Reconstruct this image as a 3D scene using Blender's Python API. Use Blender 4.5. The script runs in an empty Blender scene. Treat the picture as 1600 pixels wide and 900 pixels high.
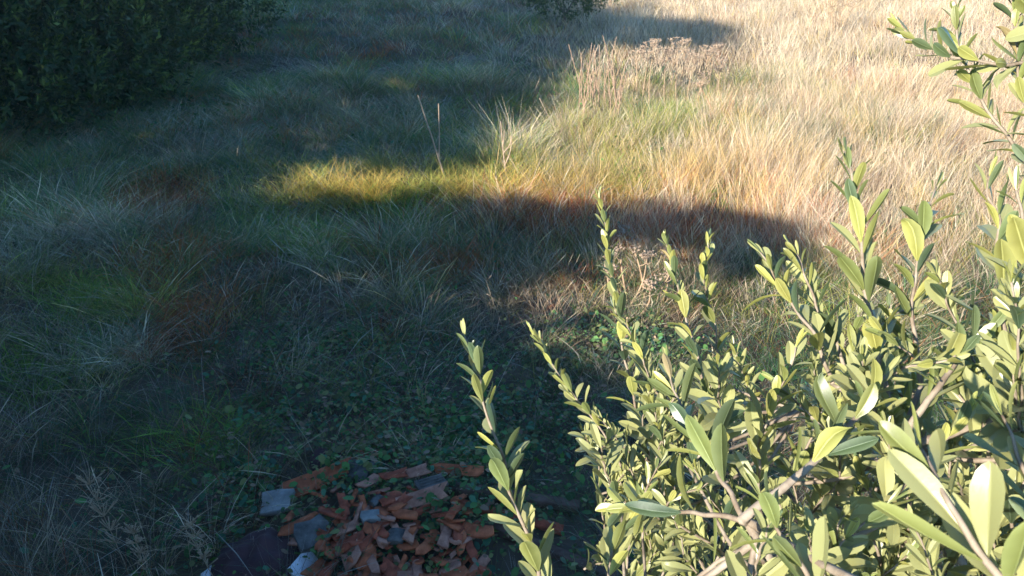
import bpy, math, random
import numpy as np
from mathutils import Vector, Matrix

# ---------------------------------------------------------------- camera
H_CAM = 3.6; PITCH = math.radians(26); F = 1256.0
scn = bpy.context.scene
cam_d = bpy.data.cameras.new("camera"); cam = bpy.data.objects.new("camera", cam_d)
scn.collection.objects.link(cam); scn.camera = cam
cam.location = (0, 0, H_CAM); cam.rotation_euler = (math.pi/2 - PITCH, 0, 0)
cam_d.sensor_width = 36; cam_d.lens = 36*F/1600
cam_d.clip_start = 0.05; cam_d.clip_end = 2000
cam_d.dof.use_dof = True; cam_d.dof.focus_distance = 1.6; cam_d.dof.aperture_fstop = 22
# ---------------------------------------------------------------- light
EL = math.radians(22); AZ = (-0.62, -0.7846)
S = np.array([AZ[0]*math.cos(EL), AZ[1]*math.cos(EL), math.sin(EL)])
w = bpy.data.worlds.new("World"); scn.world = w; w.use_nodes = True
nt = w.node_tree; nt.nodes.clear()
sky = nt.nodes.new("ShaderNodeTexSky"); sky.sky_type = 'NISHITA'; sky.sun_disc = False
sky.ozone_density = 4.0; sky.dust_density = 0.4; sky.sun_elevation = EL; sky.sun_rotation = math.atan2(AZ[0], AZ[1])
bg = nt.nodes.new("ShaderNodeBackground"); bg.inputs[1].default_value = 0.115
wo = nt.nodes.new("ShaderNodeOutputWorld")
tint = nt.nodes.new("ShaderNodeMixRGB"); tint.blend_type = 'MULTIPLY'; tint.inputs[0].default_value = 1; tint.inputs[2].default_value = (.62, .90, 1.06, 1)
nt.links.new(sky.outputs[0], tint.inputs[1]); nt.links.new(tint.outputs[0], bg.inputs[0]); nt.links.new(bg.outputs[0], wo.inputs[0])
sd = bpy.data.lights.new("sun", 'SUN'); sd.energy = 5.0; sd.angle = math.radians(0.5); sd.color = (1.0, 0.92, 0.80)
sun = bpy.data.objects.new("sun", sd); scn.collection.objects.link(sun)
sun.rotation_euler = Vector(S).to_track_quat('Z', 'Y').to_euler()
vs = scn.view_settings; vs.view_transform = 'Standard'; vs.look = 'None'; vs.gamma = 1; vs.exposure = 1.3
scn.cycles.max_bounces = 5; scn.cycles.diffuse_bounces = 3; scn.cycles.glossy_bounces = 2
scn.cycles.transmission_bounces = 3; scn.cycles.transparent_max_bounces = 4
scn.cycles.use_adaptive_sampling = True; scn.cycles.adaptive_threshold = 0.02
scn.cycles.use_denoising = True

rng = np.random.default_rng(7); random.seed(7)
col = scn.collection

# ---------------------------------------------------------------- helpers
def hash2(ix, iy, seed):
    n = (ix.astype(np.int64)*374761393 + iy.astype(np.int64)*668265263 + seed*982451653) & 0x7fffffff
    n = ((n ^ (n >> 13))*1274126177) & 0x7fffffff
    return ((n ^ (n >> 16)) & 0xffff)/65535.0
def vnoise(x, y, scale, seed=0):
    x = np.asarray(x, float)/scale; y = np.asarray(y, float)/scale
    ix = np.floor(x); iy = np.floor(y); fx = x-ix; fy = y-iy
    fx = fx*fx*(3-2*fx); fy = fy*fy*(3-2*fy)
    a = hash2(ix, iy, seed); b = hash2(ix+1, iy, seed); c = hash2(ix, iy+1, seed); d = hash2(ix+1, iy+1, seed)
    return (a*(1-fx)+b*fx)*(1-fy)+(c*(1-fx)+d*fx)*fy
def fbm(x, y, scale, seed=0):
    return (vnoise(x, y, scale, seed)*.55+vnoise(x, y, scale/2.1, seed+1)*.3+vnoise(x, y, scale/4.3, seed+2)*.15)
def bump(x, y, cx, cy, rx, ry):
    return np.exp(-(((x-cx)/rx)**2+((y-cy)/ry)**2))
def height(x, y):
    x = np.asarray(x, float); y = np.asarray(y, float)
    z = (fbm(x, y, 3.2, 3)-.5)*.34 + (fbm(x, y, .95, 9)-.5)*.20*np.clip((y-4.6)/2, .3, 1)
    z = z + .34*bump(x, y, -4.6, 8.0, 1.7, 1.1) + .20*bump(x, y, -.75, 4.0, 1.0, .75) + .22*bump(x, y, -1.5, 10.6, 3.5, .7)
    z = z - .16*bump(x, y, -2.0, 9.2, 3, .7)
    return z
def ray(px, py):
    dx = (px-800)/F; dz = -(py-450)/F
    return np.array([dx, math.cos(PITCH)+dz*math.sin(PITCH), -math.sin(PITCH)+dz*math.cos(PITCH)])
CAM = np.array([0, 0, H_CAM])
def at(px, py, lift=0.0):
    d = ray(px, py); z = 0.0
    for _ in range(12):
        p = CAM+(z+lift-H_CAM)/d[2]*d; z = .5*z+.5*float(height(p[0], p[1]))
    return np.array([p[0], p[1], float(height(p[0], p[1]))])
def cp(px, py, depth):
    return CAM+depth*ray(px, py)          # ray() has unit depth along the view axis

def link(o, parent=None):
    col.objects.link(o)
    if parent is not None: o.parent = parent
    return o
def tag(o, label=None, cat=None, group=None, kind=None):
    if label: o["label"] = label
    if cat: o["category"] = cat
    if group: o["group"] = group
    if kind: o["kind"] = kind
    return o
def empty(name, loc):
    o = bpy.data.objects.new(name, None); o.location = loc; o.empty_display_size = .1
    return link(o)
def np_obj(name, V, faces, mat, parent=None, colr=None, origin=None, smooth=False):
    """faces: list of int arrays (n,k). V absolute world; origin shifts to local."""
    V = np.asarray(V, float)
    if parent is not None and origin is None: off = np.array(parent_world(parent))
    elif origin is not None: off = np.array(origin, float)
    else: off = np.zeros(3)
    me = bpy.data.meshes.new(name)
    me.vertices.add(len(V)); me.vertices.foreach_set("co", (V-off).astype(np.float32).ravel())
    loops = np.concatenate([f.ravel() for f in faces]).astype(np.int32)
    tot = np.concatenate([np.full(len(f), f.shape[1], np.int32) for f in faces])
    st = np.concatenate([[0], np.cumsum(tot)[:-1]]).astype(np.int32)
    me.loops.add(len(loops)); me.loops.foreach_set("vertex_index", loops)
    me.polygons.add(len(tot)); me.polygons.foreach_set("loop_start", st); me.polygons.foreach_set("loop_total", tot)
    if smooth: me.polygons.foreach_set("use_smooth", np.ones(len(tot), bool))
    me.update(calc_edges=True)
    if colr is not None:
        a = me.color_attributes.new("tone", 'FLOAT_COLOR', 'POINT')
        c = np.ones((len(V), 4), np.float32); c[:, :3] = colr; a.data.foreach_set("color", c.ravel())
    me.materials.append(mat)
    o = bpy.data.objects.new(name, me)
    if parent is None: o.location = off
    return link(o, parent)
def parent_world(p):
    l = Vector(p.location)
    while p.parent: p = p.parent; l += p.location
    return l

# ---------------------------------------------------------------- materials
def mat_new(name):
    m = bpy.data.materials.new(name); m.use_nodes = True; t = m.node_tree; t.nodes.clear()
    return m, t, t.nodes, t.links
def mat_leafy(name, translucent=.35, rough=.6, spec=.3, under=None, vein=False, base=None):
    m, t, N, L = mat_new(name)
    out = N.new("ShaderNodeOutputMaterial"); mix = N.new("ShaderNodeMixShader"); mix.inputs[0].default_value = translucent
    p = N.new("ShaderNodeBsdfPrincipled"); p.inputs["Roughness"].default_value = rough; p.inputs["Specular IOR Level"].default_value = spec
    tr = N.new("ShaderNodeBsdfTranslucent")
    at_ = N.new("ShaderNodeAttribute"); at_.attribute_name = "tone"
    src = at_.outputs["Color"]
    noi = N.new("ShaderNodeTexNoise"); noi.inputs["Scale"].default_value = 60 if vein else 9
    tc = N.new("ShaderNodeTexCoord"); L.new(tc.outputs["Object"], noi.inputs["Vector"])
    hv = N.new("ShaderNodeHueSaturation"); mr = N.new("ShaderNodeMapRange")
    mr.inputs[3].default_value = .8; mr.inputs[4].default_value = 1.2
    L.new(noi.outputs["Fac"], mr.inputs[0]); L.new(mr.outputs[0], hv.inputs["Value"]); L.new(src, hv.inputs["Color"])
    src = hv.outputs["Color"]
    if under is not None:
        g = N.new("ShaderNodeNewGeometry"); mx = N.new("ShaderNodeMixRGB")
        L.new(g.outputs["Backfacing"], mx.inputs[0]); L.new(src, mx.inputs[1])
        mu = N.new("ShaderNodeMixRGB"); mu.inputs[0].default_value = .75; mu.inputs[2].default_value = (*under, 1)
        L.new(src, mu.inputs[1]); L.new(mu.outputs[0], mx.inputs[2]); src = mx.outputs[0]
    L.new(src, p.inputs["Base Color"])
    h2 = N.new("ShaderNodeHueSaturation"); h2.inputs["Saturation"].default_value = 1.25; h2.inputs["Value"].default_value = 1.3
    L.new(src, h2.inputs["Color"]); L.new(h2.outputs[0], tr.inputs[0])
    if vein:
        b = N.new("ShaderNodeBump"); b.inputs["Strength"].default_value = .12; b.inputs["Distance"].default_value = .0006
        n2 = N.new("ShaderNodeTexNoise"); n2.inputs["Scale"].default_value = 350
        L.new(tc.outputs["Object"], n2.inputs["Vector"]); L.new(n2.outputs["Fac"], b.inputs["Height"]); L.new(b.outputs[0], p.inputs["Normal"])
    L.new(p.outputs[0], mix.inputs[1]); L.new(tr.outputs[0], mix.inputs[2]); L.new(mix.outputs[0], out.inputs[0])
    return m
def mat_solid(name, c1, c2, scale=8, rough=.85, bump_s=.4, bump_d=.01, spec=.3, bscale=None):
    m, t, N, L = mat_new(name)
    out = N.new("ShaderNodeOutputMaterial"); p = N.new("ShaderNodeBsdfPrincipled")
    p.inputs["Roughness"].default_value = rough; p.inputs["Specular IOR Level"].default_value = spec
    tc = N.new("ShaderNodeTexCoord"); n = N.new("ShaderNodeTexNoise"); n.inputs["Scale"].default_value = scale
    n.inputs["Detail"].default_value = 8; n.inputs["Roughness"].default_value = .65
    r = N.new("ShaderNodeValToRGB"); r.color_ramp.elements[0].position = .35; r.color_ramp.elements[1].position = .68
    r.color_ramp.elements[0].color = (*c1, 1); r.color_ramp.elements[1].color = (*c2, 1)
    L.new(tc.outputs["Object"], n.inputs["Vector"]); L.new(n.outputs["Fac"], r.inputs[0]); L.new(r.outputs[0], p.inputs["Base Color"])
    n2 = N.new("ShaderNodeTexNoise"); n2.inputs["Scale"].default_value = bscale or scale*5; n2.inputs["Detail"].default_value = 6
    b = N.new("ShaderNodeBump"); b.inputs["Strength"].default_value = bump_s; b.inputs["Distance"].default_value = bump_d
    L.new(tc.outputs["Object"], n2.inputs["Vector"]); L.new(n2.outputs["Fac"], b.inputs["Height"]); L.new(b.outputs[0], p.inputs["Normal"])
    L.new(p.outputs[0], out.inputs[0])
    return m

M_grass = mat_leafy("grass_blades", .30, .55, .25)
M_cover = mat_leafy("cover_leaves", .25, .5, .3)
M_crown = mat_leafy("crown_leaves", .22, .55, .25)
M_olive = mat_leafy("olive_leaves", .16, .34, .55, under=(.33, .33, .145), vein=True)
M_soil = mat_solid("soil", (.045, .032, .022), (.13, .10, .068), 1.6, .95, .7, .03)
M_bark = mat_solid("bark", (.10, .075, .055), (.24, .20, .16), 12, .9, .6, .01)
M_twig = mat_solid("olive_twig", (.17, .125, .085), (.36, .30, .23), 40, .7, .3, .002)
M_straw = mat_solid("dry_stem", (.26, .17, .10), (.48, .36, .24), 30, .8, .3, .002)
M_umbel = mat_solid("umbel_heads", (.27, .19, .13), (.48, .37, .27), 30, .85, .3, .002)
M_dock = mat_solid("brown_stalk", (.24, .15, .10), (.42, .30, .21), 20, .85, .3, .002)
M_plaster = mat_solid("plaster", (.55, .50, .42), (.66, .61, .53), 2, .9, .2, .01)
M_rooft = mat_solid("roof_tile", (.26, .10, .06), (.38, .17, .10), 6, .85, .4, .02)
M_glass = mat_solid("window_glass", (.02, .025, .03), (.03, .035, .04), 2, .08, 0, .001, .5)
M_terra = [mat_solid("terracotta_%s" % k, a, b, 14, .9, .6, .006, .2) for k, a, b in
           (("orange", (.24, .062, .028), (.60, .17, .075)), ("red", (.18, .045, .025), (.48, .115, .060)), ("dusty", (.24, .10, .065), (.56, .26, .175)))]
M_grey = mat_solid("mortar_grey", (.07, .066, .06), (.20, .19, .175), 12, .95, .7, .008, .2)
M_pale = mat_solid("pale_stone", (.17, .165, .15), (.36, .35, .33), 9, .85, .5, .006, .3)
M_white = mat_solid("white_glaze", (.62, .62, .64), (.76, .76, .78), 5, .35, .1, .002, .5)
M_purple = mat_solid("dark_rubber", (.040, .018, .022), (.085, .038, .042), 6, .7, .5, .012, .3)
M_wood = mat_solid("old_wood", (.07, .04, .03), (.16, .10, .075), 9, .9, .6, .006, .2)

# ---------------------------------------------------------------- the ground
def ground():
    xs = np.concatenate([np.linspace(-1500, -40, 16)[:-1], np.linspace(-40, -12, 40)[:-1], np.linspace(-12, 12, 200), np.linspace(12, 40, 40)[1:], np.linspace(40, 1500, 16)[1:]])
    ys = np.concatenate([np.linspace(-1500, -14, 14)[:-1], np.linspace(-14, 2, 30)[:-1], np.linspace(2, 16, 150), np.linspace(16, 45, 90)[1:], np.linspace(45, 1500, 18)[1:]])
    X, Y = np.meshgrid(xs, ys); Z = height(X, Y)
    V = np.stack([X.ravel(), Y.ravel(), Z.ravel()], 1); nx = len(xs); ny = len(ys)
    i = np.arange(nx-1)[None, :]+nx*np.arange(ny-1)[:, None]; i = i.ravel()
    Fq = np.stack([i, i+1, i+1+nx, i+nx], 1)
    tag(np_obj("ground", V, [Fq], M_soil, smooth=True), kind="structure")
ground()

# ---------------------------------------------------------------- grass
C = dict(straw=(.53, .42, .275), pink=(.47, .37, .28), gold=(.50, .36, .16), yg=(.29, .29, .07), green=(.060, .145, .035),
         blue=(.045, .125, .065), red=(.27, .095, .045), grey=(.27, .26, .22), pale=(.62, .54, .40), brown=(.24, .16, .10), olive=(.14, .15, .05))
C = {k: np.array(v) for k, v in C.items()}
def patch(x, y, px, py, rx, ry):
    c = at(px, py); return bump(x, y, c[0], c[1], rx, ry)
def sample_view(n, ymin, ymax, power=1.0, margin=1.2):
    y = ymin+(ymax-ymin)*rng.random(n)**power
    hw = .66*(y*.9+1.6)+margin
    # uniform in area: reject by width
    keep = rng.random(n) < hw/hw.max()
    y = y[keep]; hw = hw[keep]; x = (rng.random(len(y))*2-1)*hw
    return x, y
def field(x, y):
    """dryness 0..1 and fresh (yellow green) factor of the real field, in metres"""
    n = fbm(x, y, 2.6, 21)
    edge = .2+.11*(y-10.5)
    right = 1/(1+np.exp(-(x-edge)*1.6))
    near = 1/(1+np.exp((y-7.2)*2.2))
    top = np.clip((y-17)/6, 0, 1)*np.clip((x+9)/4, 0, 1)
    dry = .26+1.25*(n-.5)+.62*right*(1-near)+.40*top
    dry = dry-.55*patch(x, y, 1040, 195, .7, .8)-.45*patch(x, y, 1010, 260, .6, .7)-.45*patch(x, y, 1150, 60, 2, 1.6)
    dry = dry+.5*patch(x, y, 230, 330, .9, .7)+.5*patch(x, y, 820, 330, 1.1, .6)+.45*patch(x, y, 1100, 350, 1.5, .9)+.5*patch(x, y, 870, 480, 1.1, .5)
    dry = dry-.4*patch(x, y, 650, 300, 1.8, .5)-.3*patch(x, y, 130, 480, 1.4, .8)
    return np.clip(dry, 0, 1), right*(1-near), near
def cover_zone(x, y):
    a = np.maximum.reduce([patch(x, y, 640, 640, 1.0, .85), patch(x, y, 540, 560, .8, .6), patch(x, y, 940, 545, .75, .42), patch(x, y, 620, 760, 1.1, .7), patch(x, y, 780, 690, .8, .6), patch(x, y, 430, 740, .5, .5)])
    return a
def blades(name, x, y, h, wd, lean, ldir, bend, colr, tip, segs, head=None, label=None, droop=None, mat=None):
    n = len(x); z = height(x, y)-.01
    s = np.linspace(0, 1, segs+1)
    dirx = np.cos(ldir); diry = np.sin(ldir)
    fa = rng.random(n)*math.pi*2; wx = np.cos(fa); wy = np.sin(fa)
    if droop is None: droop = .35*bend
    V = np.zeros((n, segs+1, 2, 3)); K = np.zeros((n, segs+1, 2, 3))
    wob = rng.normal(0, .03, (n, 2))
    for k, sk in enumerate(s):
        off = h*(lean*sk+bend*sk*sk)
        cx = x+off*dirx+h*wob[:, 0]*math.sin(sk*5); cy = y+off*diry+h*wob[:, 1]*math.sin(sk*4)
        cz = z+h*(sk-droop*sk*sk)
        ww = wd*(1-.85*sk**1.6)*.5
        if head is not None:
            ww = np.where(head, wd*.5*(.55+1.9*math.exp(-((sk-.84)/.13)**2)) if k < segs else wd*.2, ww)
        V[:, k, 0] = np.stack([cx-wx*ww, cy-wy*ww, cz], 1); V[:, k, 1] = np.stack([cx+wx*ww, cy+wy*ww, cz], 1)
        c = colr*(1-sk)+tip*sk
        K[:, k, 0] = c; K[:, k, 1] = c
    V = V.reshape(-1, 3); K = K.reshape(-1, 3)
    b = (np.arange(n)*(segs+1)*2)[:, None]+(np.arange(segs)*2)[None, :]; b = b.ravel()
    Fq = np.stack([b, b+1, b+3, b+2], 1)
    return tag(np_obj(name, V, [Fq], mat or M_grass, colr=K), kind="stuff")

def clumped(nc, per, ymin, ymax, rad, power=1.0):
    cx, cy = sample_view(nc, ymin, ymax, power)
    k = len(cx); r = rad*(.5+rng.random(k))
    idx = np.repeat(np.arange(k), per)
    a = rng.random(len(idx))*2*math.pi; q = np.sqrt(rng.random(len(idx)))*r[idx]
    x = cx[idx]+np.cos(a)*q; y = cy[idx]+np.sin(a)*q
    return cx, cy, idx, x, y, a, q/r[idx]
def pick(n, names, p):
    arr = np.stack([C[k] for k in names]); return arr[rng.choice(len(names), n, p=p)]

def excl(x, y):   # the heap and the bare soil stay nearly clear of tall grass
    return np.maximum.reduce([patch(x, y, 600, 810, .75, .45), patch(x, y, 760, 620, .55, .45), patch(x, y, 760, 860, .5, .35), .8*cover_zone(x, y)])

def grass_layer(kind, nc, per, ymin, ymax, rad, width, segs, power, hscale=1.0):
    cx, cy, idx, x, y, a, q = clumped(nc, per, ymin, ymax, rad, power)
    dry, right, near = field(cx, cy); k = len(cx)
    coin = rng.random(k)
    isdry = coin < dry; thin = rng.random(k) < 1.9*fbm(cx, cy, .8, 140)+.12
    if kind == "dry": sel = isdry & thin & (rng.random(k) > .9*excl(cx, cy))
    else: sel = (~isdry) & (rng.random(k) > .9*excl(cx, cy))
    m = sel[idx]; idx = idx[m]; x = x[m]; y = y[m]; a = a[m]; q = q[m]; n = len(x)
    windn = fbm(cx, cy, .9, 40)*2*math.pi*1.6
    r_ = right[idx]
    if kind == "dry":
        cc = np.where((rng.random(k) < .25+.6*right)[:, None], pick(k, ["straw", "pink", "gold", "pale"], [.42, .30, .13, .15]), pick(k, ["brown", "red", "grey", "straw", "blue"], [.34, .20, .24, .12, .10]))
        gold = np.clip(patch(cx, cy, 560, 300, 2.0, .45)+patch(cx, cy, 880, 290, 1.6, .6)+.6*patch(cx, cy, 1100, 280, 1.5, 1.6), 0, 1)
        cc = np.where((rng.random(k) < gold*.7)[:, None], C["gold"]*(.9+.3*rng.random((k, 1))), cc)
        redp = np.clip(patch(cx, cy, 240, 330, .9, .6)+patch(cx, cy, 700, 420, .8, .4)+patch(cx, cy, 1100, 370, 1.6, .8)+patch(cx, cy, 820, 350, 1.6, .5), 0, 1)
        cc = np.where((rng.random(k) < redp*.42)[:, None], C["red"]*1.4, cc)
        low = 1-.62*np.clip(patch(cx, cy, 1060, 150, 1.4, 2.2)+patch(cx, cy, 930, 165, .9, 1.6), 0, 1); hc = (.28+.24*rng.random(k))*(.66+.38*right)*hscale*low
        lean_c = .25+.5*rng.random(k)*(1.25-right)
    else:
        cc = pick(k, ["green", "blue", "olive", "yg", "grey"], [.34, .28, .18, .12, .08])
        fresh = np.clip(patch(cx, cy, 640, 300, 2.2, .45)+patch(cx, cy, 1000, 250, 1.3, 1.6)+.7*patch(cx, cy, 130, 480, 1.2, .6)+.45*right+.5*patch(cx, cy, 430, 330, 1.0, .5), 0, 1)
        cc = np.where((rng.random(k) < fresh*.8)[:, None], C["yg"]*(.8+.5*rng.random((k, 1))), cc)
        hc = (.17+.22*rng.random(k)+.10*fresh)*hscale*(1-.35*near)
        lean_c = .35+.7*rng.random(k)
    tuft = .35+1.3*fbm(cx, cy, .6, 88)
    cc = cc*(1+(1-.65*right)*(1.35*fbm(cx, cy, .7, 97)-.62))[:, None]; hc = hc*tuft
    cc = cc*np.clip(.62+.16*(cy[:, None]-4.5), .62, 1)  # near grass coloured darker to deepen the shade there
    tus = fbm(cx, cy, 1.15, 205); tus = np.clip((tus-.52)*6, 0, 1)*(1-.6*right); hc = hc*(1+.75*tus); cc = cc*(1+.35*tus[:, None])
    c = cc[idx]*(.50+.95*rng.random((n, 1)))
    tip = c*(1.05+.35*rng.random((n, 1)))+.02
    h = hc[idx]*(.55+.65*rng.random(n))
    loose = rng.random(n)
    ldir = np.where(loose < .72, a, windn[idx]+rng.normal(0, .6, n))
    lean = lean_c[idx]*(.25+.75*rng.random(n))*(.5+.6*q)
    bend = (.25+.75*rng.random(n))*(1.15-.75*r_)*.8
    wd = width*(.6+.8*rng.random(n))*np.where(y > 9, (y/9)**.75, 1)
    head = (rng.random(n) < (.22 if kind == "dry" else .02))
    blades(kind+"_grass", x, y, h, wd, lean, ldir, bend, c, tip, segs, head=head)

def merged_layers():
    # near, middle and far parts of the field: density falls with distance, the species stay
    for kind in ("dry", "green"):
        grass_layer(kind, 5600, 27, 2.2, 8.6, .13, .0036, 4, .9)
        grass_layer(kind, 13500, 24, 8.0, 17.0, .18, .0040, 3, .8)
        grass_layer(kind, 15000, 22, 15.0, 40.0, .30, .0042, 3, .8)
merged_layers()

def standing_straws():
    """taller fine stems of the sunlit meadow"""
    x, y = sample_view(60000, 7.0, 34, .85); dry, right, near = field(x, y)
    m = rng.random(len(x)) < np.clip(right*dry*1.2, 0, 1); x = x[m]; y = y[m]; n = len(x)
    c = pick(n, ["straw", "pink", "pale", "gold"], [.40, .30, .2, .1])*(.75+.5*rng.random((n, 1)))
    h = (.34+.30*rng.random(n))*(1-.65*np.clip(patch(x, y, 1060, 150, 1.4, 2.2)+patch(x, y, 930, 165, .9, 1.6), 0, 1)); wd = .0036*np.where(y > 9, (y/9)**.8, 1)*(.7+.6*rng.random(n))
    ld = fbm(x, y, 3.0, 77)*8+rng.normal(0, .9, n)
    blades("tall_dry_grass", x, y, h, wd, .1+.35*rng.random(n), ld, .05+.3*rng.random(n), c, c*1.15, 4, head=rng.random(n) < .5)
    x, y = sample_view(60000, 2.6, 20, .8); k = rng.random(len(x)) < 12*fbm(x, y, .8, 123)**4+.05; x = x[k]; y = y[k]; dry, right, near = field(x, y)
    m = rng.random(len(x)) > np.clip(right+.9*excl(x, y), 0, 1); x = x[m]; y = y[m]; n = len(x)
    c = pick(n, ["grey", "pale", "brown", "straw", "blue"], [.32, .28, .18, .14, .08])*(.7+.5*rng.random((n, 1)))*np.clip(.45+.2*(y[:, None]-4.5), .45, 1)  # nearest hay darkened in colour for deeper shade
    h = .25+.35*rng.random(n); wd = .0042*np.where(y > 7, (y/7)**.8, 1)*(.7+.6*rng.random(n))
    ld = fbm(x, y, 1.4, 71)*9+rng.normal(0, .5, n)
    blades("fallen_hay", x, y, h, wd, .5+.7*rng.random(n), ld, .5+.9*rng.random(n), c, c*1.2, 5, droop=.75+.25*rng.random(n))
standing_straws()
def golden_tufts():
    """the higher gold tufts along the bank that catches the sun"""
    X = []; Y = []; A_ = []; Hh = []; Cc = []
    for px in np.arange(455, 1000, 6.5):
        p = at(px+rng.normal(0, 4), 308+rng.normal(0, 7)+.004*(px-700)); k = 34; a = rng.random(k)*6.28; q = .13*np.sqrt(rng.random(k))
        X.append(p[0]+np.cos(a)*q); Y.append(p[1]+np.sin(a)*q); A_.append(a); Hh.append(rng.uniform(.26, .54)*(.6+.6*rng.random(k)))
        c = C["gold"]*np.array((1.1, 1.05, .7)) if rng.random() < (.75 if px < 570 or px > 780 else .4) else C["yg"]*1.25
        Cc.append(c[None]*(.7+.6*rng.random((k, 1))))
    x = np.concatenate(X); y = np.concatenate(Y); n = len(x); c = np.concatenate(Cc)
    blades("golden_tuft_grass", x, y, np.concatenate(Hh), .0055*(.7+.6*rng.random(n)), .15+.5*rng.random(n), np.concatenate(A_), .2+.7*rng.random(n), c, c*1.2, 4)
golden_tufts()
def coloured_tufts():
    """rusty dock and dead weeds, and fresh grass, in their own patches of the shaded ground"""
    X = []; Y = []; A_ = []; Hh = []; Cc = []; Ln = []
    spots = [(230, 330, 70, 28, "r", 46), (285, 430, 60, 60, "r", 50), (300, 520, 60, 40, "r", 26), (560, 70, 150, 40, "r", 40), (830, 350, 110, 28, "r", 40), (1080, 380, 120, 20, "r", 26), (1270, 150, 60, 30, "g", 16), (1130, 300, 60, 25, "g", 14), (1200, 230, 80, 30, "b", 22), (1150, 110, 50, 20, "b", 14), (1420, 190, 90, 40, "b", 16), (1000, 300, 60, 16, "g", 12), (690, 425, 70, 22, "r", 24), (420, 200, 120, 40, "r", 24),
             (140, 480, 90, 40, "g", 40), (60, 600, 80, 60, "g", 30), (330, 690, 60, 40, "g", 18), (620, 340, 90, 25, "g", 26), (400, 350, 60, 25, "g", 24), (740, 190, 110, 50, "g", 40), (1045, 190, 40, 20, "g", 20), (480, 390, 70, 30, "g", 22), (230, 150, 90, 40, "g", 26), (100, 370, 90, 18, "p", 34), (20, 420, 40, 22, "p", 16), (190, 560, 60, 30, "p", 20)]
    for px, py, sx, sy, t, k in spots:
        for _ in range(k):
            p = at(px+rng.normal(0, sx*.6), py+rng.normal(0, sy*.6)); m = 30; a = rng.random(m)*6.28; q = .10*np.sqrt(rng.random(m))*max(1, p[1]/9)
            X.append(p[0]+np.cos(a)*q); Y.append(p[1]+np.sin(a)*q); A_.append(a)
            hh, c, ln = {"r": (.34, np.array((.40, .135, .055)), .2), "g": (.30, np.array((.17, .30, .045)), .5), "p": (.26, C["pale"], .9), "b": (.36, np.array((.26, .17, .10)), .3)}[t]
            Hh.append(hh*rng.uniform(.6, 1.3)*(.5+.6*rng.random(m))); Cc.append(c[None]*rng.uniform(.7, 1.2)*(.6+.7*rng.random((m, 1)))); Ln.append(np.full(m, ln))
    x = np.concatenate(X); y = np.concatenate(Y); n = len(x); c = np.concatenate(Cc)
    blades("tussock_grass", x, y, np.concatenate(Hh), .0045*(.7+.6*rng.random(n))*np.clip(y/7, .8, 2.5), np.concatenate(Ln)*(.4+.8*rng.random(n)), np.concatenate(A_), .2+.9*rng.random(n), c, c*1.15, 4, head=rng.random(n) < .2)
coloured_tufts()

def leafy_weeds():
    n0 = 60000; x, y = sample_view(n0, 3, 18, .8)
    z_ = np.clip(patch(x, y, 690, 240, 1.6, 1.2)+patch(x, y, 1040, 195, .7, .8)+.8*patch(x, y, 130, 480, 1.4, .7)+patch(x, y, 500, 370, 1.2, .5)+patch(x, y, 690, 380, .8, .35)+.8*patch(x, y, 300, 180, 2.5, 1.2)+patch(x, y, 990, 260, .4, .5)+.12, 0, 1)
    m = rng.random(len(x)) < z_*(fbm(x, y, .5, 61)*2.6-.9); x = x[m]; y = y[m]; n = len(x); L = (.02+.035*rng.random(n))*np.clip(y/8, .8, 1.5)
    P = np.stack([x, y, height(x, y)+.05+.22*rng.random(n)*fbm(x, y, .4, 62)*1.6], 1); D = unit(n); D[:, 2] = np.abs(D[:, 2])*.6; D /= np.linalg.norm(D, axis=1)[:, None]
    V, Fq, K = leaf_quads(P, D, L, L*.55, pick(n, ["green", "blue", "olive"], [.5, .3, .2])*(.8+.8*rng.random((n, 1))))
    tag(np_obj("leafy_weeds", V, [Fq], M_cover, colr=K), kind="stuff")

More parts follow.
